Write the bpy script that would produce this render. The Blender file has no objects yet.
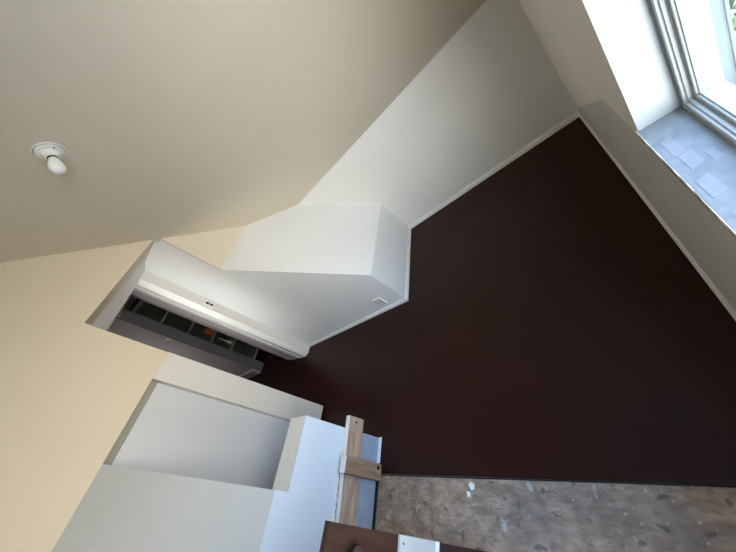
import bpy, bmesh, math, random
from mathutils import Vector, Matrix

random.seed(7)
scene = bpy.context.scene
COL = scene.collection
S = 1.5                      # room unit -> metres (camera stands 1 unit above the floor)


def V(x, y, z):
    return Vector((x * S, y * S, (z + 1.0) * S))


# ------------------------------------------------------------------ camera
cam_data = bpy.data.cameras.new('camera')
cam = bpy.data.objects.new('camera', cam_data)
COL.objects.link(cam)
cam_data.sensor_fit = 'HORIZONTAL'
cam_data.sensor_width = 36.0
cam_data.lens = 36.0 * 292.40 / 736.0
cam_data.clip_start = 0.01
_R = ((0.66412919, 0.11931246, -0.73803587),
      (-0.4049361, -0.77243274, -0.48925905),
      (-0.62845777, 0.62378859, -0.46468121))
right = Vector(_R[0]); up = -Vector(_R[1]); back = -Vector(_R[2])
M4 = Matrix((right, up, back)).transposed().to_4x4()
M4.translation = V(0, 0, 0)
cam.matrix_world = M4
scene.camera = cam

# ------------------------------------------------------------------ sky and exposure
world = bpy.data.worlds.new('world')
scene.world = world
world.use_nodes = True
# hazy sky: colour given at compass bearings (degrees from +X, counter-clockwise) for a low and a high band
SKY_AZ = (-110.0, -60.0, -20.0, 20.0, 60.0)
SKY_W = (50.0, 50.0, 40.0, 40.0, 40.0)
SKY_LOW = ((.31, .29, .27), (.57, .60, .63), (.24, .22, .19), (.28, .28, .28), (.32, .30, .27))
SKY_HIGH = ((.05, .05, .06), (.03, .05, .08), (.13, .24, .42), (.14, .24, .42), (.10, .12, .15))
SKY_STRENGTH = 30.0


def build_sky():
    nt = world.node_tree; N, L = nt.nodes, nt.links

    def math_(op, a, b=None):
        n = N.new('ShaderNodeMath'); n.operation = op
        for i, v in enumerate((a, b)):
            if v is None: continue
            if hasattr(v, 'node'): L.new(v, n.inputs[i])
            else: n.inputs[i].default_value = v
        return n.outputs[0]
    tc = N.new('ShaderNodeTexCoord'); sp = N.new('ShaderNodeSeparateXYZ'); L.new(tc.outputs['Generated'], sp.inputs[0])
    az = math_('MULTIPLY', math_('ARCTAN2', sp.outputs[1], sp.outputs[0]), 180 / math.pi)
    el = math_('MULTIPLY', math_('ARCSINE', sp.outputs[2]), 180 / math.pi)
    hi = N.new('ShaderNodeMapRange'); hi.interpolation_type = 'SMOOTHSTEP'
    hi.inputs['From Min'].default_value = 8; hi.inputs['From Max'].default_value = 48
    L.new(el, hi.inputs['Value'])
    total = None
    for c, w, lo_c, hi_c in zip(SKY_AZ, SKY_W, SKY_LOW, SKY_HIGH):
        hat = math_('MAXIMUM', math_('SUBTRACT', 1.0, math_('DIVIDE', math_('ABSOLUTE', math_('SUBTRACT', az, c)), w)), 0.0)
        mx = N.new('ShaderNodeMix'); mx.data_type = 'RGBA'
        L.new(hi.outputs[0], mx.inputs['Factor'])
        mx.inputs['A'].default_value = tuple(lo_c) + (1,); mx.inputs['B'].default_value = tuple(hi_c) + (1,)
        sc = N.new('ShaderNodeVectorMath'); sc.operation = 'SCALE'
        L.new(mx.outputs['Result'], sc.inputs[0]); L.new(hat, sc.inputs['Scale'])
        if total is None: total = sc.outputs[0]
        else:
            ad = N.new('ShaderNodeVectorMath'); L.new(total, ad.inputs[0]); L.new(sc.outputs[0], ad.inputs[1]); total = ad.outputs[0]
    L.new(total, N['Background'].inputs['Color'])
    N['Background'].inputs['Strength'].default_value = SKY_STRENGTH


build_sky()
scene.view_settings.view_transform = 'Standard'
scene.view_settings.look = 'None'
scene.view_settings.gamma = 1.0
scene.view_settings.use_curve_mapping = False
scene.view_settings.exposure = 0.0
scene.cycles.max_bounces = 14
scene.cycles.diffuse_bounces = 10


# ------------------------------------------------------------------ materials
def lin(c):
    return tuple(((v / 255) / 12.92 if v / 255 <= 0.04045 else ((v / 255 + 0.055) / 1.055) ** 2.4) for v in c)


def new_mat(name):
    m = bpy.data.materials.new(name)
    m.use_nodes = True
    nt = m.node_tree
    b = nt.nodes['Principled BSDF']
    return m, nt, b


def mottled(name, rgb, rough=0.6, var=0.06, scale=3.0, bump=0.15, bscale=60.0, spec=0.4, stretch=(1, 1, 1)):
    """painted / plain surface with a little wear and a fine bump"""
    m, nt, b = new_mat(name)
    N, L = nt.nodes, nt.links
    tc = N.new('ShaderNodeTexCoord')
    mp = N.new('ShaderNodeMapping'); mp.inputs['Scale'].default_value = stretch
    L.new(tc.outputs['Object'], mp.inputs['Vector'])
    no = N.new('ShaderNodeTexNoise'); no.inputs['Scale'].default_value = scale; no.inputs['Detail'].default_value = 6
    L.new(mp.outputs[0], no.inputs['Vector'])
    cr = N.new('ShaderNodeValToRGB')
    c = lin(rgb)
    cr.color_ramp.elements[0].position = 0.3
    cr.color_ramp.elements[1].position = 0.7
    cr.color_ramp.elements[0].color = tuple(max(0, x * (1 - var)) for x in c) + (1,)
    cr.color_ramp.elements[1].color = tuple(min(1, x * (1 + var)) for x in c) + (1,)
    L.new(no.outputs['Fac'], cr.inputs['Fac'])
    L.new(cr.outputs['Color'], b.inputs['Base Color'])
    b.inputs['Roughness'].default_value = rough
    b.inputs['Specular IOR Level'].default_value = spec
    n2 = N.new('ShaderNodeTexNoise'); n2.inputs['Scale'].default_value = bscale; n2.inputs['Detail'].default_value = 3
    L.new(mp.outputs[0], n2.inputs['Vector'])
    bp = N.new('ShaderNodeBump'); bp.inputs['Strength'].default_value = bump; bp.inputs['Distance'].default_value = 0.004
    L.new(n2.outputs['Fac'], bp.inputs['Height'])
    L.new(bp.outputs['Normal'], b.inputs['Normal'])
    return m


def wood(name, dark, light, axis='Y', rough=0.6, scale=8.0):
    m, nt, b = new_mat(name)
    N, L = nt.nodes, nt.links
    tc = N.new('ShaderNodeTexCoord')
    mp = N.new('ShaderNodeMapping')
    s = [1.0, 1.0, 1.0]; s['XYZ'.index(axis)] = 0.12
    mp.inputs['Scale'].default_value = s
    L.new(tc.outputs['Object'], mp.inputs['Vector'])
    no = N.new('ShaderNodeTexNoise'); no.inputs['Scale'].default_value = scale * 3; no.inputs['Detail'].default_value = 5
    no.inputs['Distortion'].default_value = 1.4
    L.new(mp.outputs[0], no.inputs['Vector'])
    cr = N.new('ShaderNodeValToRGB')
    cr.color_ramp.elements[0].position = 0.32; cr.color_ramp.elements[1].position = 0.68
    cr.color_ramp.elements[0].color = lin(dark) + (1,); cr.color_ramp.elements[1].color = lin(light) + (1,)
    L.new(no.outputs['Fac'], cr.inputs['Fac'])
    L.new(cr.outputs['Color'], b.inputs['Base Color'])
    b.inputs['Roughness'].default_value = rough
    bp = N.new('ShaderNodeBump'); bp.inputs['Strength'].default_value = 0.2; bp.inputs['Distance'].default_value = 0.003
    L.new(no.outputs['Fac'], bp.inputs['Height']); L.new(bp.outputs['Normal'], b.inputs['Normal'])
    return m


def plywood_mat():
    m, nt, b = new_mat('bare plywood with paint marks')
    N, L = nt.nodes, nt.links
    tc = N.new('ShaderNodeTexCoord')

    def noise(scale, detail=6, dist=0.0, stretch=(1, 1, 1), rot=0.0):
        mp = N.new('ShaderNodeMapping'); mp.inputs['Scale'].default_value = stretch; mp.inputs['Rotation'].default_value = (0, 0, rot)
        L.new(tc.outputs['Object'], mp.inputs['Vector'])
        n = N.new('ShaderNodeTexNoise'); n.inputs['Scale'].default_value = scale; n.inputs['Detail'].default_value = detail
        n.inputs['Distortion'].default_value = dist
        L.new(mp.outputs[0], n.inputs['Vector'])
        return n

    def ramp(src, p0, p1, c0, c1):
        r = N.new('ShaderNodeValToRGB')
        r.color_ramp.elements[0].position = p0; r.color_ramp.elements[1].position = p1
        r.color_ramp.elements[0].color = c0; r.color_ramp.elements[1].color = c1
        L.new(src, r.inputs['Fac']); return r

    def mix(fac, a, bcol):
        x = N.new('ShaderNodeMix'); x.data_type = 'RGBA'
        L.new(fac, x.inputs['Factor'])
        if hasattr(a, 'node'): L.new(a, x.inputs['A'])
        else: x.inputs['A'].default_value = a
        if hasattr(bcol, 'node'): L.new(bcol, x.inputs['B'])
        else: x.inputs['B'].default_value = bcol
        return x.outputs['Result']
    W = (1, 1, 1, 1); K = (0, 0, 0, 1)
    base = ramp(noise(14, 10, 0.4, (1, 1.6, 1), 0.4).outputs['Fac'], 0.33, 0.66, lin((140, 116, 96)) + (1,), lin((184, 160, 138)) + (1,))
    vo = N.new('ShaderNodeTexVoronoi'); vo.inputs['Scale'].default_value = 44
    mp = N.new('ShaderNodeMapping'); mp.inputs['Scale'].default_value = (1, 2.6, 1); mp.inputs['Rotation'].default_value = (0, 0, 0.9)
    L.new(tc.outputs['Object'], mp.inputs['Vector']); L.new(mp.outputs[0], vo.inputs['Vector'])
    bw = N.new('ShaderNodeRGBToBW'); L.new(vo.outputs['Color'], bw.inputs[0])
    strands = ramp(bw.outputs[0], 0.55, 0.85, K, (0.45, 0.45, 0.45, 1))
    col = mix(strands.outputs['Color'], base.outputs['Color'], lin((112, 96, 80)) + (1,))
    grime = ramp(noise(3.4, 5, 0.6).outputs['Fac'], 0.50, 0.66, K, (0.55, 0.55, 0.55, 1))
    col = mix(grime.outputs['Color'], col, lin((112, 104, 98)) + (1,))
    dark = ramp(noise(17, 3, 0.3, (1, 1.3, 1)).outputs['Fac'], 0.63, 0.68, K, (0.6, 0.6, 0.6, 1))
    col = mix(dark.outputs['Color'], col, lin((74, 72, 74)) + (1,))
    white = ramp(noise(15, 3, 0.4, (1.5, 0.8, 1), 0.5).outputs['Fac'], 0.675, 0.72, K, (0.5, 0.5, 0.5, 1))
    col = mix(white.outputs['Color'], col, lin((205, 202, 196)) + (1,))
    spk = ramp(noise(75, 2, 0.2, (1, 0.7, 1), 0.8).outputs['Fac'], 0.70, 0.73, K, (0.6, 0.6, 0.6, 1))
    col = mix(spk.outputs['Color'], col, lin((210, 206, 200)) + (1,))
    L.new(col, b.inputs['Base Color'])
    b.inputs['Roughness'].default_value = 0.8
    bp = N.new('ShaderNodeBump'); bp.inputs['Strength'].default_value = 0.3; bp.inputs['Distance'].default_value = 0.004
    L.new(bw.outputs[0], bp.inputs['Height']); L.new(bp.outputs['Normal'], b.inputs['Normal'])
    return m


def sill_mat():
    m, nt, b = new_mat('dusty blue grey sill')
    N, L = nt.nodes, nt.links
    tc = N.new('ShaderNodeTexCoord')
    n1 = N.new('ShaderNodeTexNoise'); n1.inputs['Scale'].default_value = 30; n1.inputs['Detail'].default_value = 8
    L.new(tc.outputs['Object'], n1.inputs['Vector'])
    r1 = N.new('ShaderNodeValToRGB')
    r1.color_ramp.elements[0].position = 0.3; r1.color_ramp.elements[1].position = 0.7
    r1.color_ramp.elements[0].color = lin((128, 132, 136)) + (1,); r1.color_ramp.elements[1].color = lin((146, 150, 154)) + (1,)
    L.new(n1.outputs['Fac'], r1.inputs['Fac'])
    # pale rectangles where tape and stickers were pulled off
    vo = N.new('ShaderNodeTexVoronoi'); vo.distance = 'CHEBYCHEV'; vo.inputs['Scale'].default_value = 32
    L.new(tc.outputs['Object'], vo.inputs['Vector'])
    bw = N.new('ShaderNodeRGBToBW'); L.new(vo.outputs['Color'], bw.inputs[0])
    r2 = N.new('ShaderNodeValToRGB')
    r2.color_ramp.interpolation = 'CONSTANT'
    r2.color_ramp.elements[0].position = 0.0; r2.color_ramp.elements[0].color = (0, 0, 0, 1)
    r2.color_ramp.elements[1].position = 0.66; r2.color_ramp.elements[1].color = (0.06, 0.06, 0.06, 1)
    L.new(bw.outputs[0], r2.inputs['Fac'])
    mx = N.new('ShaderNodeMix'); mx.data_type = 'RGBA'
    L.new(r2.outputs['Color'], mx.inputs['Factor']); L.new(r1.outputs['Color'], mx.inputs['A'])
    mx.inputs['B'].default_value = lin((172, 176, 180)) + (1,)
    L.new(mx.outputs['Result'], b.inputs['Base Color'])
    b.inputs['Roughness'].default_value = 0.75
    return m


def glass_mat():
    m = bpy.data.materials.new('window glass')
    m.use_nodes = True
    nt = m.node_tree; N, L = nt.nodes, nt.links
    N.remove(N['Principled BSDF'])
    tr = N.new('ShaderNodeBsdfTransparent'); tr.inputs['Color'].default_value = (0.97, 0.975, 0.97, 1)
    gl = N.new('ShaderNodeBsdfGlossy'); gl.inputs['Roughness'].default_value = 0.02
    lw = N.new('ShaderNodeLayerWeight'); lw.inputs['Blend'].default_value = 0.5
    pw = N.new('ShaderNodeMath'); pw.operation = 'POWER'; pw.inputs[1].default_value = 5.0
    L.new(lw.outputs['Facing'], pw.inputs[0])
    fr = N.new('ShaderNodeMath'); fr.operation = 'MULTIPLY_ADD'; fr.inputs[1].default_value = 0.5; fr.inputs[2].default_value = 0.03
    L.new(pw.outputs[0], fr.inputs[0])
    mx = N.new('ShaderNodeMixShader')
    L.new(fr.outputs[0], mx.inputs[0]); L.new(tr.outputs[0], mx.inputs[1]); L.new(gl.outputs[0], mx.inputs[2])
    L.new(mx.outputs[0], N['Material Output'].inputs['Surface'])
    return m


MT = {}
MT['ceil'] = mottled('ceiling paint', (218, 208, 188), 0.55, 0.02, 1.2, 0.12, 25)
MT['knee'] = mottled('knee wall paint', (238, 236, 231), 0.5, 0.025, 2.0, 0.12, 30)
MT['gable'] = mottled('gable wall paint', (236, 231, 219), 0.5, 0.03, 3.0, 0.15, 40)
MT['coat'] = mottled('grey wall coat', (208, 205, 199), 0.5, 0.05, 5.0, 0.2, 40)
MT['white'] = mottled('white paint', (236, 238, 239), 0.45, 0.02, 2.0, 0.12, 40)
MT['gloss'] = mottled('white gloss trim paint', (243, 243, 240), 0.3, 0.02, 4.0, 0.05, 60)
MT['cream'] = mottled('cream wall paint', (224, 211, 186), 0.5, 0.02, 1.6, 0.12, 30)
MT['hall'] = mottled('lilac grey hall paint', (188, 180, 182), 0.55, 0.02, 2.0, 0.1, 30)
MT['niche'] = mottled('brushed white primer', (212, 215, 219), 0.45, 0.05, 2.6, 0.2, 16, stretch=(1, 1, 0.4))
MT['wedge'] = mottled('off white paint', (199, 204, 206), 0.5, 0.02, 2.0, 0.1, 30)
MT['brown'] = mottled('dark brown floor paint', (44, 17, 12), 0.42, 0.10, 5.0, 0.06, 18, spec=0.2)
MT['redbrown'] = wood('reddish brown board', (62, 30, 24), (92, 46, 38), 'X', 0.5)
MT['ply'] = plywood_mat()
MT['sill'] = sill_mat()
MT['jamb'] = mottled('window reveal plaster', (186, 192, 192), 0.6, 0.05, 10.0, 0.3, 50)
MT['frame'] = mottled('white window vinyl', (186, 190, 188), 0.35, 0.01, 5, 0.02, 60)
MT['gasket'] = mottled('grey window gasket', (146, 148, 146), 0.6, 0.03, 5, 0.02, 60)
MT['glass'] = glass_mat()
MT['pine'] = wood('bare pine', (172, 142, 118), (212, 188, 166), 'Y', 0.7)
MT['pine2'] = wood('weathered pine', (146, 116, 92), (180, 152, 124), 'Z', 0.75)
MT['bluegrey'] = mottled('blue grey painted board', (160, 172, 188), 0.55, 0.12, 7.0, 0.2, 30)
MT['plaster'] = mottled('raw gypsum edge', (232, 230, 226), 0.9, 0.12, 60.0, 0.6, 90)
MT['oak'] = wood('brown stained oak', (44, 25, 20), (70, 45, 37), 'Z', 0.45)
MT['black'] = mottled('black knob enamel', (22, 20, 20), 0.25, 0.05, 5, 0.0, 60)
MT['bronze'] = mottled('dark bronze knob face', (66, 50, 48), 0.3, 0.05, 5, 0.0, 60)
MT['porcelain'] = mottled('porcelain', (238, 236, 230), 0.25, 0.01, 5, 0.0, 60)
MT['bulb'] = mottled('frosted bulb glass', (242, 240, 234), 0.3, 0.01, 5, 0.0, 60)
MT['warm'] = mottled('warm white paint', (222, 220, 214), 0.5, 0.02, 2.0, 0.12, 30)
MT['jambshade'] = mottled('dark grey jamb shade', (112, 112, 114), 0.5, 0.03, 3.0, 0.1, 30)  # shade on the closet jamb's end face, put in as dark grey
MT['cool'] = mottled('cool white paint', (222, 236, 250), 0.5, 0.02, 3.0, 0.12, 40)
MT['gapshade'] = mottled('niche gap shade', (158, 156, 144), 0.6, 0.03, 3.0, 0.1, 30)  # grey that paints in the shade of the gap at the niche top
MT['residue'] = mottled('pale tape residue', (148, 152, 157), 0.7, 0.06, 30.0, 0.1, 30)
MT['facet'] = mottled('warm grey paint', (218, 210, 190), 0.5, 0.02, 2.0, 0.1, 30)
MT['scrap'] = mottled('plasterboard paper', (180, 182, 179), 0.7, 0.04, 12.0, 0.2, 50)
MT['dark'] = mottled('dark slot', (30, 29, 29), 0.6, 0.03, 5, 0.0, 60)
MT['metal'] = mottled('dull screw metal', (120, 118, 112), 0.4, 0.03, 5, 0.0, 60)
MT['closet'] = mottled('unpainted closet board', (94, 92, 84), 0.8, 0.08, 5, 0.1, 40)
MT['shelf'] = mottled('grey shelf paint', (176, 170, 160), 0.6, 0.05, 5, 0.1, 40)
MT['orange'] = mottled('orange plastic', (206, 112, 40), 0.45, 0.04, 5, 0.0, 60)
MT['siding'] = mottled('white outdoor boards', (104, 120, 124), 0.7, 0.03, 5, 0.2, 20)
MT['ground'] = mottled('pale paving', (206, 206, 200), 0.85, 0.06, 4, 0.2, 20)
MT['leaf'] = mottled('green leaves', (96, 130, 54), 0.6, 0.25, 9, 0.0, 60)
MT['bark'] = mottled('bark', (96, 80, 64), 0.9, 0.2, 9, 0.4, 40)


# ------------------------------------------------------------------ mesh helpers
class MB:
    def __init__(self):
        self.bm = bmesh.new(); self.mats = []

    def mi(self, m):
        if m not in self.mats: self.mats.append(m)
        return self.mats.index(m)

    def prism(self, pts, ext, mat, unit=True, bevel=0.0, seg=1):
        """closed prism: polygon pts (room units) pushed along ext"""
        i = self.mi(mat)
        p = [V(*q) if unit else Vector(q) for q in pts]
        e = Vector(ext) * (S if unit else 1.0)
        n = (p[1] - p[0]).cross(p[2] - p[1])
        if n.dot(e) > 0: p = p[::-1]
        a = [self.bm.verts.new(q) for q in p]
        b = [self.bm.verts.new(q + e) for q in p]
        fs = [self.bm.faces.new(a), self.bm.faces.new(b[::-1])]
        k = len(p)
        for j in range(k):
            fs.append(self.bm.faces.new((a[(j + 1) % k], a[j], b[j], b[(j + 1) % k])))
        for f in fs: f.material_index = i
        if bevel > 0:
            es = list({e2 for f in fs for e2 in f.edges})
            r = bmesh.ops.bevel(self.bm, geom=es, offset=bevel, segments=seg, affect='EDGES', profile=0.7)
            for f in r['faces']: f.material_index = i
        return self

    def box(self, lo, hi, mat, bevel=0.0, unit=True, seg=1):
        x0, y0, z0 = lo; x1, y1, z1 = hi
        return self.prism([(x0, y0, z0), (x1, y0, z0), (x1, y1, z0), (x0, y1, z0)], (0, 0, z1 - z0), mat, unit, bevel, seg)

    def lathe(self, prof, origin, axis, mat, seg=40):
        """prof: (distance along axis, radius) in metres"""
        i = self.mi(mat)
        ax = Vector(axis).normalized()
        u = ax.orthogonal().normalized(); w = ax.cross(u)
        o = Vector(origin)
        rings = []
        for (t, r) in prof:
            if r < 1e-6:
                rings.append([self.bm.verts.new(o + ax * t)])
            else:
                rings.append([self.bm.verts.new(o + ax * t + (u * math.cos(2 * math.pi * k / seg) + w * math.sin(2 * math.pi * k / seg)) * r) for k in range(seg)])
        for a, b in zip(rings, rings[1:]):
            for k in range(seg):
                k2 = (k + 1) % seg
                if len(a) == 1 and len(b) == 1: continue
                if len(a) == 1: f = self.bm.faces.new((a[0], b[k2], b[k]))
                elif len(b) == 1: f = self.bm.faces.new((a[k], a[k2], b[0]))
                else: f = self.bm.faces.new((a[k], a[k2], b[k2], b[k]))
                f.material_index = i; f.smooth = True
        return self

    def face(self, pts, mat, unit=True):
        i = self.mi(mat)
        f = self.bm.faces.new([self.bm.verts.new(V(*q) if unit else Vector(q)) for q in pts]); f.material_index = i
        return self

    def build(self, name, parent=None, origin=None):
        bmesh.ops.recalc_face_normals(self.bm, faces=self.bm.faces[:])
        me = bpy.data.meshes.new(name)
        if origin is not None:
            bmesh.ops.translate(self.bm, verts=self.bm.verts[:], vec=-Vector(origin))
        self.bm.to_mesh(me); self.bm.free()
        for m in self.mats: me.materials.append(MT[m])
        o = bpy.data.objects.new(name, me)
        COL.objects.link(o)
        if origin is not None: o.location = origin
        if parent is not None: o.parent = parent
        return o


def struct(o):
    o['kind'] = 'structure'; return o


def tag(o, label, cat, group=None):
    o['label'] = label; o['category'] = cat
    if group: o['group'] = group
    return o


def empty(name, loc, label, cat, group=None):
    o = bpy.data.objects.new(name, None); COL.objects.link(o)
    o.location = loc; o.empty_display_size = 0.05
    return tag(o, label, cat, group)


def part(mb, name, root):
    """link a part whose mesh was drawn in room coordinates under its thing"""
    loc = root.matrix_basis.translation
    o = mb.build(name, None, loc)
    o.location = (0, 0, 0); o.parent = root
    return o


# ------------------------------------------------------------------ the room
XW = 0.104       # face of the window gable
XC = -1.57       # face of the opposite gable
YK = 1.556       # face of the knee wall
YB = 0.955       # face of the boxed-in stair wall and hall door wall
RIDGE = -0.30


def zc(y):       # underside of the sloping ceiling
    return -0.335 - 0.86 * (y - YK) if y >= RIDGE else -0.335 - 0.86 * (RIDGE - YK) - 0.86 * (RIDGE - y)


YB2 = 2 * RIDGE - YK      # knee wall behind the camera

# floor: bare plywood below, dark painted floor over it except at the stair head
m = MB(); m.box((-4.2, YB2 - .15, -1.12), (0.26, 2.0, -1.006), 'ply'); struct(m.build('floor_plywood'))
m = MB()
m.prism([(-4.1, 0.135, -1.006), (0.104, 0.127, -1.006), (0.104, 1.56, -1.006), (-1.95, 1.56, -1.006), (-1.95, 1.95, -1.006), (-4.1, 1.95, -1.006)], (0, 0, 0.006), 'brown')
struct(m.build('floor'))
m = MB(); m.box((-2.062, 0.30, -1.0), (-2.03, 0.868, -0.9985), 'brown'); struct(m.build('trim_1'))

# sloping ceilings
m = MB()
m.prism([(-1.60, YK + .1, zc(YK + .1)), (-1.60, RIDGE, zc(RIDGE)), (-1.60, RIDGE, zc(RIDGE) + .14), (-1.60, YK + .1, zc(YK + .1) + .14)], (1.86, 0, 0), 'ceil')
struct(m.build('ceiling'))
m = MB()
m.prism([(-1.60, RIDGE, zc(RIDGE)), (-1.60, YB2 - .1, zc(YB2 - .1)), (-1.60, YB2 - .1, zc(YB2 - .1) + .14), (-1.60, RIDGE, zc(RIDGE) + .14)], (1.86, 0, 0), 'ceil')
struct(m.build('ceiling_rear'))

# knee walls
m = MB(); m.box((-1.57, YK, -1.0), (0.104, YK + .08, zc(YK) + .06), 'knee'); struct(m.build('wall_knee'))
m = MB(); m.box((-1.57, YB2 - .08, -1.006), (0.104, YB2, zc(YK) + .06), 'knee'); struct(m.build('wall_rear'))

# window gable with its opening
WY0, WY1, WZ0, WZ1 = -0.55, 0.627, -0.503, 0.40
OUT = 0.215
e = (OUT - XW, 0, 0)
m = MB()
TRI = (XW, 0.832, -0.534)
m.prism([(XW, YK + .08, -1.0), TRI, (XW, WY1, WZ0 - .02), (XW, WY0, WZ0 - .02), (XW, WY0, -1.006), (XW, 0.0, -1.006)], e, 'coat')  # lower part of the gable in a darker grey, cut along a diagonal
m.prism([(XW, YK + .08, -1.0), (XW, YK + .08, zc(YK + .08) + .05), (XW, WY1, zc(WY1) + .05), (XW, WY1, WZ0 - .02), TRI], e, 'gable')
m.prism([(XW, WY1, WZ1), (XW, WY1, zc(WY1) + .05), (XW, RIDGE, zc(RIDGE) + .05), (XW, WY0, zc(WY0) + .05), (XW, WY0, WZ1)], e, 'gable')
m.prism([(XW, WY0, -1.006), (XW, WY0, zc(WY0) + .05), (XW, YB2 - .08, zc(YB2 - .08) + .05), (XW, YB2 - .08, -1.006)], e, 'gable')
struct(m.build('wall_window'))

SILL_PATCHES = (((.127, .567), (.127, .515), (.112, .515), (.112, .560)), ((.133, .520), (.134, .478), (.116, .470), (.115, .508)),
                ((.126, .455), (.128, .410), (.110, .404), (.109, .445)), ((.150, .500), (.151, .470), (.141, .468), (.140, .495)), ((.131, .380), (.132, .330), (.113, .326), (.112, .372)))
# plastered reveal and dusty sill of the window
m = MB()
m.box((XW - .0005, WY1 - .006, WZ0), (OUT, WY1, WZ1), 'jamb')
m.box((XW - .0005, WY0, WZ0), (OUT, WY0 + .006, WZ1), 'jamb')
m.box((XW - .0005, WY0, WZ1 - .006), (OUT, WY1, WZ1), 'jamb')
struct(m.build('trim_2'))
m = MB(); m.box((XW - .003, WY0, WZ0 - .02), (OUT, WY1, WZ0), 'sill', bevel=0.002); struct(m.build('trim_3'))
m = MB()
for q in SILL_PATCHES: m.prism([(x, y, WZ0 + .0001) for x, y in q], (0, 0, .0004), 'residue')
struct(m.build('trim_11'))
m = MB()
for j in range(60):
    y0 = WY0 + (WY1 - WY0) * j / 60; y1 = WY0 + (WY1 - WY0) * (j + 1) / 60
    d = random.uniform(.0002, .0012); h = random.uniform(-.002, .003)
    m.box((XW - .003 - d, y0, WZ0 - .010 + h), (XW - .0025, y1, WZ0 + .0006), random.choice(('gable', 'gable', 'coat', 'shelf')))
struct(m.build('trim_10'))

# window: frame, gaskets, sash, glass
def ring(mb, x0, x1, inset, w, mat, bevel=0.0):
    a0, a1, b0, b1 = WY0 + .006 + inset, WY1 - .006 - inset, WZ0 + inset, WZ1 - .006 - inset
    mb.box((x0, a0, b0), (x1, a1, b0 + w), mat, bevel)
    mb.box((x0, a0, b1 - w), (x1, a1, b1), mat, bevel)
    mb.box((x0, a0, b0 + w), (x1, a0 + w, b1 - w), mat, bevel)
    mb.box((x0, a1 - w, b0 + w), (x1, a1, b1 - w), mat, bevel)

win = struct(bpy.data.objects.new('window_1', None)); COL.objects.link(win); win.location = V(0.18, (WY0 + WY1) / 2, WZ0)
m = MB(); ring(m, 0.1635, 0.1690, 0.0, 0.004, 'gasket'); part(m, 'gasket', win)
m = MB(); ring(m, 0.1655, 0.214, 0.0015, 0.012, 'frame', 0.001); ring(m, 0.1700, 0.212, 0.0045, 0.012, 'frame', 0.001); part(m, 'frame', win)
m = MB(); ring(m, 0.1755, 0.1775, 0.0085, 0.010, 'gasket'); part(m, 'gasket', win)
m = MB(); ring(m, 0.1775, 0.206, 0.010, 0.014, 'frame', 0.0015); part(m, 'sash', win)
m = MB(); ring(m, 0.1815, 0.1825, 0.0235, 0.0025, 'gasket'); part(m, 'glazing_bead', win)
m = MB(); m.box((0.1860, WY0 + .028, WZ0 + .022), (0.1885, WY1 - .028, WZ1 - .028), 'glass'); part(m, 'glass', win)

# boxed-in stair head: low end, sloping lid, upright face, running on as the hall's wall
m = MB()
bx = -0.945
m.prism([(bx, YB, -1.0), (bx, YB, -0.716), (XC, YB, -0.137), (XC, YB, 0.215), (-1.88, YB, 0.215), (-1.968, YB, 0.185), (-1.968, YB, -1.0)], (0, 0.66, 0), 'white')
struct(m.build('wall_boxing'))

# gable opposite the window: upper wall, casing, niche, header over the hall opening
HY = 0.45
m = MB()
def yz(pts, x0, x1, mat): m.prism([(x0, y, z) for (y, z) in pts], (x1 - x0, 0, 0), mat)
yz([(HY, 0.203), (YB + .02, 0.203), (YB + .02, zc(YB + .02) + .04), (HY, zc(HY) + .04)], XC - .22, XC, 'cream')
yz([(HY, -0.115), (HY, zc(HY) + .04), (RIDGE, zc(RIDGE) + .04), (YB2 + .209, -0.115)], XC - .22, XC, 'cream')
yz([(HY, -0.978), (HY, -0.115), (0.33, -0.115), (0.33, -0.978)], XC - .22, XC + .008, 'warm')
yz([(HY, -1.0), (HY, -0.978), (0.33, -0.978), (0.33, -1.0)], XC - .22, XC - .02, 'brown')
yz([(0.33, -1.0), (0.33, -0.146), (0.0, -0.146), (0.0, -1.0)], XC - .22, XC - .045, 'niche')
yz([(0.33, -0.146), (0.33, -0.115), (0.0, -0.115), (0.0, -0.146)], XC - .22, XC - .049, 'gapshade')
yz([(0.02, -1.006), (0.02, -0.115), (YB2 - .08, -0.115), (YB2 - .08, -1.006)], XC - .22, XC, 'wedge')
yz([(YB - .0005, -0.139), (YB - .0005, 0.21), (YB - .0005, zc(YB) + .02), (YK - .2, zc(YK - .2) + .02), (YK - .2, -0.139)], XC - .01, XC + .0015, 'facet')
struct(m.build('wall_left'))
# header soffit that folds down to the hall
m = MB()
A0, A1 = (-1.765, HY, 0.203), (-1.87, YB + .003, 0.205)
B0, B1 = (-1.97, HY, 0.150), (-1.97, YB + .003, 0.186)
top0, top1 = (-2.01, HY, 0.45), (-2.01, YB + .003, 0.45)
ft0, ft1 = (XC - .22, HY, 0.45), (XC - .22, YB + .003, 0.45)
fs0, fs1 = (XC - .21, HY, 0.2035), (XC - .21, YB + .003, 0.2035)
C0, C1 = (-2.01, HY, 0.150), (-2.01, YB + .003, 0.186)
sec0 = [(XC - .18, HY, .2031), A0, B0, C0, top0, (XC - .18, HY, .45)]
sec1 = [(XC - .18, YB + .003, .2031), A1, B1, C1, top1, (XC - .18, YB + .003, .45)]
k = len(sec0)
for j in range(k):
    m.face([sec0[j], sec0[(j + 1) % k], sec1[(j + 1) % k], sec1[j]], 'warm')
m.face(sec0, 'warm'); m.face(sec1, 'warm')
bmesh.ops.remove_doubles(m.bm, verts=m.bm.verts[:], dist=1e-4)
struct(m.build('wall_header'))

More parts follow.
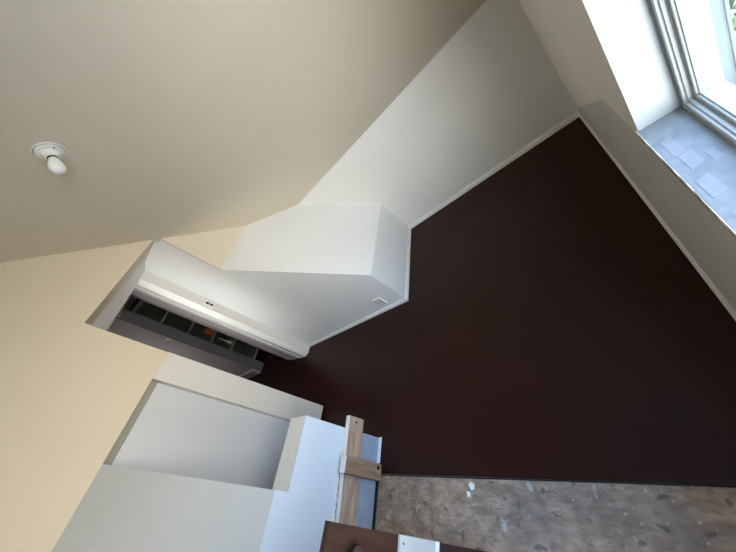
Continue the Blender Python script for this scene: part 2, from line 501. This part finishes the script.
# hall beyond: its door wall, end, far side, ceiling; the dark closet behind it
HZ = 0.235
m = MB()
m.box((-3.8, 0.92, -1.0), (-2.83, 1.010, HZ), 'hall')
m.box((-2.83, 0.93, 0.21), (-2.30, 1.010, HZ), 'hall')
m.box((-2.8301, 0.9205, -1.0), (-2.8285, 1.010, HZ), 'jambshade')
struct(m.build('wall_hall'))
m = MB(); m.box((-3.9, 0.18, -1.0), (-3.8, 1.0, HZ), 'hall'); struct(m.build('wall_hall_end'))
HX0, HX1, HZ0, HZ1 = -2.16, -1.81, -0.50, 0.14
m = MB()
m.box((-3.8, 0.10, -1.0), (-3.26, 0.18, HZ), 'hall'); m.box((-3.12, 0.10, -1.0), (HX0, 0.18, HZ), 'hall')
m.box((-3.26, 0.10, -1.0), (-3.12, 0.18, HZ0), 'hall'); m.box((-3.26, 0.10, HZ1), (-3.12, 0.18, HZ), 'hall'); m.box((HX1, 0.10, -1.0), (-1.79, 0.18, HZ), 'hall')
m.box((HX0, 0.10, -1.0), (HX1, 0.18, HZ0), 'hall'); m.box((HX0, 0.10, HZ1), (HX1, 0.18, HZ), 'hall')
struct(m.build('wall_hall_side'))
for wname, (a0, a1) in (('added_window_2', (HX0, HX1)), ('added_window_3', (-3.26, -3.12))):  # unseen windows added to brighten the hall's door wall
    hw = struct(bpy.data.objects.new(wname, None)); COL.objects.link(hw); hw.location = V((a0 + a1) / 2, 0.14, HZ0)
    m = MB()
    for (lo, hi) in (((a0, HZ0), (a0 + .02, HZ1)), ((a1 - .02, HZ0), (a1, HZ1)), ((a0 + .02, HZ0), (a1 - .02, HZ0 + .02)), ((a0 + .02, HZ1 - .02), (a1 - .02, HZ1))):
        m.box((lo[0], 0.12, lo[1]), (hi[0], 0.16, hi[1]), 'frame', 0.001)
    part(m, 'frame', hw)
    m = MB(); m.box((a0 + .02, 0.139, HZ0 + .02), (a1 - .02, 0.141, HZ1 - .02), 'glass'); part(m, 'glass', hw)
m = MB(); m.box((-3.9, 0.10, HZ), (-1.80, 2.0, HZ + .06), 'hall'); struct(m.build('ceiling_hall'))
m = MB()
m.box((-3.8, 1.85, -1.0), (-1.95, 1.93, HZ), 'closet')
m.box((-3.8, 1.01, -1.0), (-3.45, 1.93, HZ), 'closet')
m.box((-2.04, 1.01, -1.0), (-1.96, 1.93, HZ), 'closet')
struct(m.build('wall_closet'))
# grooved white casing at the closet door
m = MB()
prof = [(-1.966, YB + .01), (-1.966, .896), (-1.975, .896), (-1.975, YB + .01)]
m.prism([(x, y, -1.0) for x, y in prof], (0, 0, 1.0 + HZ), 'warm')
prof = [(-1.967, YB + .01), (-1.967, .8955), (-2.000, .872), (-2.048, .876), (-2.050, .900), (-2.068, .900), (-2.070, .878), (-2.104, .884),
        (-2.106, .906), (-2.122, .906), (-2.128, .97)]
m.prism([(x, y, -1.0) for x, y in prof], (0, 0, 1.0 + HZ), 'gloss')
prof = [(-2.1215, .97), (-2.1215, .9065), (-2.124, .888), (-2.200, .893), (-2.203, .916), (-2.221, .916), (-2.225, .899), (-2.297, .913), (-2.300, 1.012), (-2.1, 1.012)]
m.prism([(x, y, -1.0) for x, y in prof], (0, 0, 1.0 + HZ), 'hall')  # far strips of the same casing, their shade painted in lilac
struct(m.build('trim_4'))
m = MB(); m.box((-3.79, 0.906, -1.0), (-2.832, 0.92, -0.925), 'hall', 0.003); m.box((-3.79, 0.912, -0.925), (-2.834, 0.92, -0.912), 'gloss', 0.003)
struct(m.build('baseboard_hall'))
m = MB(); m.box((-3.05, 1.0, -1.0), (-2.31, 1.055, -0.985), 'redbrown', 0.004); struct(m.build('trim_5'))

# painted shoe mouldings round the brown floor
m = MB(); m.prism([(bx, YK, -1), (bx, YK - .010, -1), (bx, YK - .009, -.983), (bx, YK, -.972)], (XW - bx, 0, 0), 'gloss'); struct(m.build('baseboard_knee'))
m = MB(); m.prism([(XW, YK, -1), (XW - .006, YK, -1), (XW - .006, YK, -.978), (XW, YK, -.966)], (0, -(YK - .13), 0), 'knee'); struct(m.build('baseboard_window'))
m = MB(); m.prism([(bx, YK, -1), (bx + .006, YK, -1), (bx + .006, YK, -.985), (bx, YK, -.975)], (0, -(YK - YB + .010), 0), 'gloss')
struct(m.build('baseboard_boxing_end'))
m = MB(); m.prism([(bx, YB, -1), (bx, YB - .010, -1), (bx, YB - .009, -.985), (bx, YB, -.975)], (-1.965 - bx, 0, 0), 'gloss'); struct(m.build('baseboard_boxing'))

# low partition at the stair head: sloping bulkhead, drywalled half wall, exposed framing board
m = MB()
PX = -1.118
m.prism([(XC, 0.02, -0.115), (PX, 0.02, -0.577), (PX, 0.02, -0.835), (XC, 0.02, -0.835)], (0, YB2 - .02, 0), 'wedge')
struct(m.build('wall_bulkhead'))
m = MB()
m.box((-1.240, 0.0201, -0.835), (PX - .010, 0.268, -0.630), 'gloss')
m.box((PX - .010, 0.0201, -0.835), (PX, 0.268, -0.630), 'cool')
m.box((PX - .002, YB2 + .01, -0.835), (PX + .0005, 0.0201, -0.579), 'cool')
struct(m.build('wall_partition'))
m = MB(); m.box((-1.240, YB2 + .01, -1.0), (PX - .012, 0.268, -0.8352), 'bluegrey'); struct(m.build('wall_partition_base'))
# torn drywall edge, running slightly downhill
m = MB()
n = 70
pts = []
for j in range(n + 1):
    y = 0.2675 - j * 0.40 / n
    pts.append((y, -0.8255 - (0.2675 - y) * 0.062 + random.uniform(-.0040, .0040)))
for j in range(n):
    (y0, z0), (y1, z1) = pts[j], pts[j + 1]
    t0, t1 = -0.8135 - (0.2675 - y0) * 0.062, -0.8135 - (0.2675 - y1) * 0.062
    m.prism([(PX + .0004, y0, t0), (PX + .0004, y0, z0), (PX + .0004, y1, z1), (PX + .0004, y1, t1)], (0.0022, 0, 0), 'plaster')
bmesh.ops.remove_doubles(m.bm, verts=m.bm.verts[:], dist=1e-5)
struct(m.build('trim_6'))
m = MB()
m.prism([(PX - .0119, 0.262, -1.0), (PX - .0119, 0.262, -0.908), (PX - .0119, -0.60, -0.964), (PX - .0119, -0.60, -1.0)], (0.0480, 0, 0), 'bluegrey')
struct(m.build('baseboard_partition'))
m = MB(); m.box((-1.0818, 0.165, -1.0), (-1.064, 0.264, -0.995), 'gloss', 0.002); struct(m.build('trim_7'))
m = MB(); m.box((-1.0818, -0.60, -1.0058), (-1.070, 0.132, -1.002), 'dark'); struct(m.build('trim_8'))
m = MB(); m.box((-1.066, 0.1235, -1.0058), (XW, 0.1268, -1.0030), 'dark'); struct(m.build('trim_9'))

# ------------------------------------------------------------------ things
# two loose timbers on the partition
TS = 0.062
ztop = lambda y: -0.825 - (0.316 - y) * TS
m = MB()
m.prism([(PX + .0028, 0.316, ztop(.316) - .001), (PX + .0028, -0.60, ztop(-.60) - .001), (PX + .0028, -0.60, ztop(-.60) - .082), (PX + .0028, 0.316, ztop(.316) - .082)], (0.0232, 0, 0), 'pine', bevel=0.003)
root = m.build('timber_plank')
tag(root, 'long bare pine board fixed level along foot of white half wall', 'timber', 'timbers on the half wall')
for (hr, hy, dz) in ((.008, .295, -.040), (.003, .262, -.055), (.003, .250, -.030), (.003, .060, -.036)):
    m = MB(); m.lathe([(0, 0), (0.0005, hr), (0.001, hr * .8), (0.001, 0)], V(-1.092, hy, ztop(hy) + dz), (1, 0, 0), 'dark', 16)
    m.build('nail_hole', root)
m = MB()
m.prism([(PX + .0038, 0.315, ztop(.315)), (PX + .0038, -0.59, ztop(-.59)), (PX + .0038, -0.59, ztop(-.59) - .0012), (PX + .0038, 0.315, ztop(.315) - .0012)], (0.0208, 0, 0), 'gloss')
h = m.build('painted_edge', root); h['label'] = 'white painted top edge'

m = MB(); m.box((-1.0805, 0.103, -0.996), (-1.048, 0.160, -0.806), 'pine2', bevel=0.003)
o = m.build('timber_block')
tag(o, 'short upright wood block standing on the floor across the long pine board', 'timber', 'timbers on the half wall')
m = MB(); m.box((-1.0800, 0.1035, -0.8062), (-1.0485, 0.1595, -0.805), 'gloss'); h = m.build('painted_end', o); h['label'] = 'white painted top end'
m = MB(); m.lathe([(0, 0), (0.0006, 0.012), (0.0012, 0.011), (0.0012, 0)], V(-1.0479, 0.146, -0.976), (1, 0, 0), 'dark', 18); m.build('knot_hole', o)

# ceiling lampholder with a white bulb
P = V(-0.941, 0.657, zc(0.657))
nrm = Vector((0, -0.86, -1)).normalized()
lamp = empty('ceiling_lamp', P, 'white porcelain lampholder with a bare unlit bulb on the sloping ceiling', 'lamp')
m = MB(); m.lathe([(-.002, 0.0), (-.002, .0520), (0.0025, .0525), (0.004, .0505), (0.004, .0480), (0.0015, .0478), (0.0015, 0)], P, nrm, 'porcelain', 48)
part(m, 'ceiling_ring', lamp)
m = MB(); m.lathe([(0.0016, 0), (0.0016, .0477), (0.0022, .0477), (0.0022, 0)], P, nrm, 'dark', 48); part(m, 'shadow_gap', lamp)
m = MB(); m.lathe([(0.0023, 0), (0.0023, .0455), (0.007, .0458), (0.010, .044), (0.011, .038), (0.010, .034), (0.014, .030), (0.022, .026), (0.030, .024), (0.033, .0225), (0.033, .016), (0.026, .015), (0.026, 0)], P, nrm, 'porcelain', 48)
part(m, 'lampholder_base', lamp)
m = MB(); m.lathe([(0.0275, 0.0), (0.0275, .0155), (0.0345, .0172), (0.0365, .0165), (0.038, .0150)], P, nrm, 'dark', 32); part(m, 'socket', lamp)
m = MB(); m.lathe([(0.034, .0142), (0.040, .0148), (0.048, .0172), (0.056, .0208), (0.065, .0250), (0.074, .0274), (0.083, .0274), (0.091, .0250), (0.098, .0205), (0.103, .0140), (0.106, .007), (0.1065, 0)], P, nrm, 'bulb', 40)
part(m, 'bulb', lamp)
u = nrm.orthogonal().normalized(); w = nrm.cross(u)
for a in (0.6, 0.6 + math.pi):
    m = MB()
    q = P + (u * math.cos(a) + w * math.sin(a)) * 0.036
    m.lathe([(0.009, 0), (0.009, .004), (0.0125, .0035), (0.013, 0)], q, nrm, 'metal', 14)
    part(m, 'screw', lamp)

# outlet plate low on the boxed stair wall
o = empty('wall_outlet', V(-1.080, YB, -0.915), 'painted over outlet plate low on the grey boxing wall by the floor', 'outlet')
m = MB(); m.box((-1.108, YB - .006, -0.950), (-1.054, YB + .001, -0.878), 'gloss', bevel=0.003, seg=2); part(m, 'cover_plate', o)
m = MB(); m.box((-1.100, YB - .0075, -0.943), (-1.062, YB - .0055, -0.885), 'shelf', bevel=0.001); ins = part(m, 'insert', o)
for zz in (-0.928, -0.900):
    m = MB(); m.box((-1.092, YB - .0090, zz - .009), (-1.070, YB - .0070, zz + .009), 'gloss', bevel=0.001); rc = part(m, 'receptacle', o); rc.parent = ins

# switch plate on the narrow return by the closet door
SX = -1.966
o = empty('light_switch', V(SX, 0.922, -0.212), 'white double light switch on the narrow return beside the closet casing', 'switch', 'light switches')
m = MB(); m.box((SX - .001, 0.904, -0.243), (SX + .005, 0.942, -0.182), 'gloss', bevel=0.003, seg=2); part(m, 'cover_plate', o)
for (z0, z1) in ((-0.2095, -0.188), (-0.237, -0.2155)):
    m = MB(); m.box((SX + .005, 0.920, z0), (SX + .009, 0.932, z1), 'dark', bevel=0.001); part(m, 'toggle', o)

o = empty('light_switch', V(-2.872, 0.92, -0.165), 'small white switch on the shaded lilac grey hall wall', 'switch', 'light switches')
m = MB(); m.box((-2.905, 0.914, -0.182), (-2.848, 0.921, -0.146), 'gloss', bevel=0.003, seg=2); part(m, 'cover_plate', o)
m = MB(); m.box((-2.895, 0.906, -0.176), (-2.882, 0.914, -0.166), 'dark', bevel=0.001); part(m, 'toggle', o)

# shelving in the closet
sh = empty('shelf_unit', V(-3.15, 1.25, -1.0), 'grey wooden shelving standing in the dark closet behind hall wall', 'shelves')
m = MB(); m.box((-3.35, 1.013, -1.0), (-2.95, 1.030, HZ - .01), 'shelf', 0.002); part(m, 'side_panel', sh)
m = MB(); m.box((-3.35, 1.60, -1.0), (-2.95, 1.617, HZ - .01), 'shelf', 0.002); part(m, 'side_panel', sh)
m = MB(); m.box((-3.365, 1.013, -1.0), (-3.35, 1.617, HZ - .01), 'closet'); part(m, 'back_panel', sh)
SHZ = (-0.052, -0.278, -0.490, -0.685, -0.93, 0.165)
for zz in SHZ:
    m = MB(); m.box((-3.35, 1.030, zz - .008), (-2.945, 1.60, zz + .008), 'shelf', 0.002); part(m, 'shelf', sh)
m = MB()
m.lathe([(0, 0), (0, .04), (0.01, .045), (0.09, .045), (0.11, .035), (0.12, .035), (0.12, 0)], V(-3.02, 1.165, -0.4810), (0, 0, 1), 'orange', 28)
o = m.build('orange_jar'); tag(o, 'orange plastic jar on a shelf of the dark closet', 'jar')
m = MB(); m.lathe([(0, 0), (0, .020), (0.03, .024), (0.06, .020), (0.07, .008), (0.19, .008), (0.20, 0)], V(-3.01, 1.14, -0.676), (0, 0, 1), 'gloss', 16)
o = m.build('hand_brush'); tag(o, 'pale brush standing on a low shelf of the dark closet', 'brush')

# torn paper on the plywood
def paper(px, pts, label):
    m = MB(); m.prism([(px[0] + a, px[1] + b, -1.006) for a, b in pts], (0, 0, .0009), 'gloss')
    o = m.build('paper_scrap'); tag(o, label, 'paper', 'paper scraps on the plywood')
paper((-0.640, 0.106), [(0, .009), (.013, .003), (.010, -.011), (-.002, -.013), (-.009, .001)], 'torn white paper scrap on plywood, nearer the dark brown floor edge')
paper((-0.652, 0.083), [(-.006, .007), (.006, .006), (.007, -.007), (-.004, -.008)], 'small pale paper scrap on plywood, farther from the dark brown floor edge')

# loose cabinet door standing on the plywood
cd = empty('cabinet_door', V(-0.58, -0.046, -1.006), 'brown wooden panel door with black knob standing on bare plywood', 'door')
T = 0.014; W_ = 0.30; H_ = 0.579
def local(mb, name, parent):
    return mb.build(name, parent)
def lb(mb, lo, hi, mat, bevel=0.0, seg=1):
    return mb.box(tuple(q * S for q in lo), tuple(q * S for q in hi), mat, bevel, False, seg)
m = MB(); fw = 0.036
lb(m, (-T, -fw, 0), (0, 0, H_), 'oak')
lb(m, (-T, -W_, 0), (0, -W_ + fw, H_), 'oak')
lb(m, (-T, -W_ + fw, H_ - .030), (0, -fw, H_), 'oak')
lb(m, (-T, -W_ + fw, 0), (0, -fw, fw), 'oak')
local(m, 'frame', cd)
m = MB(); lb(m, (-T + .002, -W_ + fw, fw), (-.006, -fw, H_ - .030), 'oak')
lb(m, (-.007, -W_ + fw + .010, fw + .010), (-.001, -fw - .008, H_ - .038), 'oak', 0.006, 2)
local(m, 'panel', cd)
m = MB(); m.lathe([(0, .009), (0.012, .008), (0.016, .016), (0.022, .0205), (0.028, .0205), (0.031, .018)], Vector((0, -0.038, H_ - .062)) * S, (1, 0, 0), 'black', 32)
m.lathe([(0.031, .018), (0.0305, .0165), (0.033, .009), (0.0335, 0)], Vector((0, -0.038, H_ - .062)) * S, (1, 0, 0), 'bronze', 32)
local(m, 'knob', cd)
cd.rotation_euler = (math.radians(-2.4), 0, 0)

# scrap of plasterboard on the door's face
sc = empty('plasterboard_scrap', V(-0.5795, -0.034, -0.742), 'small white plasterboard scrap with screw hole on the brown wooden door', 'board')
m = MB(); lb(m, (0, -0.11, 0.008), (0.008, 0, 0.128), 'scrap', 0.002); local(m, 'board', sc)
m = MB()
for j in range(18):
    y0 = -0.11 * j / 18; y1 = -0.11 * (j + 1) / 18
    d = random.uniform(-.002, .002)
    lb(m, (0, y1, -.001 + d), (0.0105, y0, 0.009), 'plaster')
local(m, 'torn_edge', sc)
m = MB(); m.lathe([(0, 0), (0.0005, 0.0035), (0.001, 0)], Vector((0.008, -0.014, 0.118)) * S, (1, 0, 0), 'dark', 12); local(m, 'screw_hole', sc)
sc.rotation_euler = (math.radians(-2.4), 0, 0)

# ------------------------------------------------------------------ outside the window
m = MB(); m.box((0.27, -12, -4.1), (16, 16, -4.0), 'ground'); struct(m.build('ground'))
o = empty('house_wing', V(0.60, 2.3, -4.0), 'white boarded house wing seen through the window', 'building')
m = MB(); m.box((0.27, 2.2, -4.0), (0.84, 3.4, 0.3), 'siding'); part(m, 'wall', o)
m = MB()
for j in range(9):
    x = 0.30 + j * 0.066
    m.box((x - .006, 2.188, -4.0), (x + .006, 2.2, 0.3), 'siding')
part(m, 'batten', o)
tr = empty('tree', V(2.2, 4.6, -4.0), 'leafy green tree outside beyond the white house wing', 'tree')
m = MB(); m.lathe([(0, .14), (0.8, .10), (2.6, .07), (3.2, 0)], V(2.2, 4.6, -4.0), (0.05, 0, 1), 'bark', 12); part(m, 'trunk', tr)
m = MB()
for j in range(900):
    d = Vector((random.gauss(0, 1), random.gauss(0, 1), random.gauss(0, 1))).normalized() * (random.random() ** 0.4)
    c = Vector((2.2 * S + d.x * 1.5, 4.6 * S + d.y * 1.5, (-2.6 + 1) * S + d.z * 1.9))
    a = Vector((random.uniform(-1, 1), random.uniform(-1, 1), random.uniform(-1, 1))).normalized()
    b = a.orthogonal().normalized()
    m.face([c - a * .13, c + b * .06, c + a * .13, c - b * .06], 'leaf', unit=False)
part(m, 'foliage', tr)
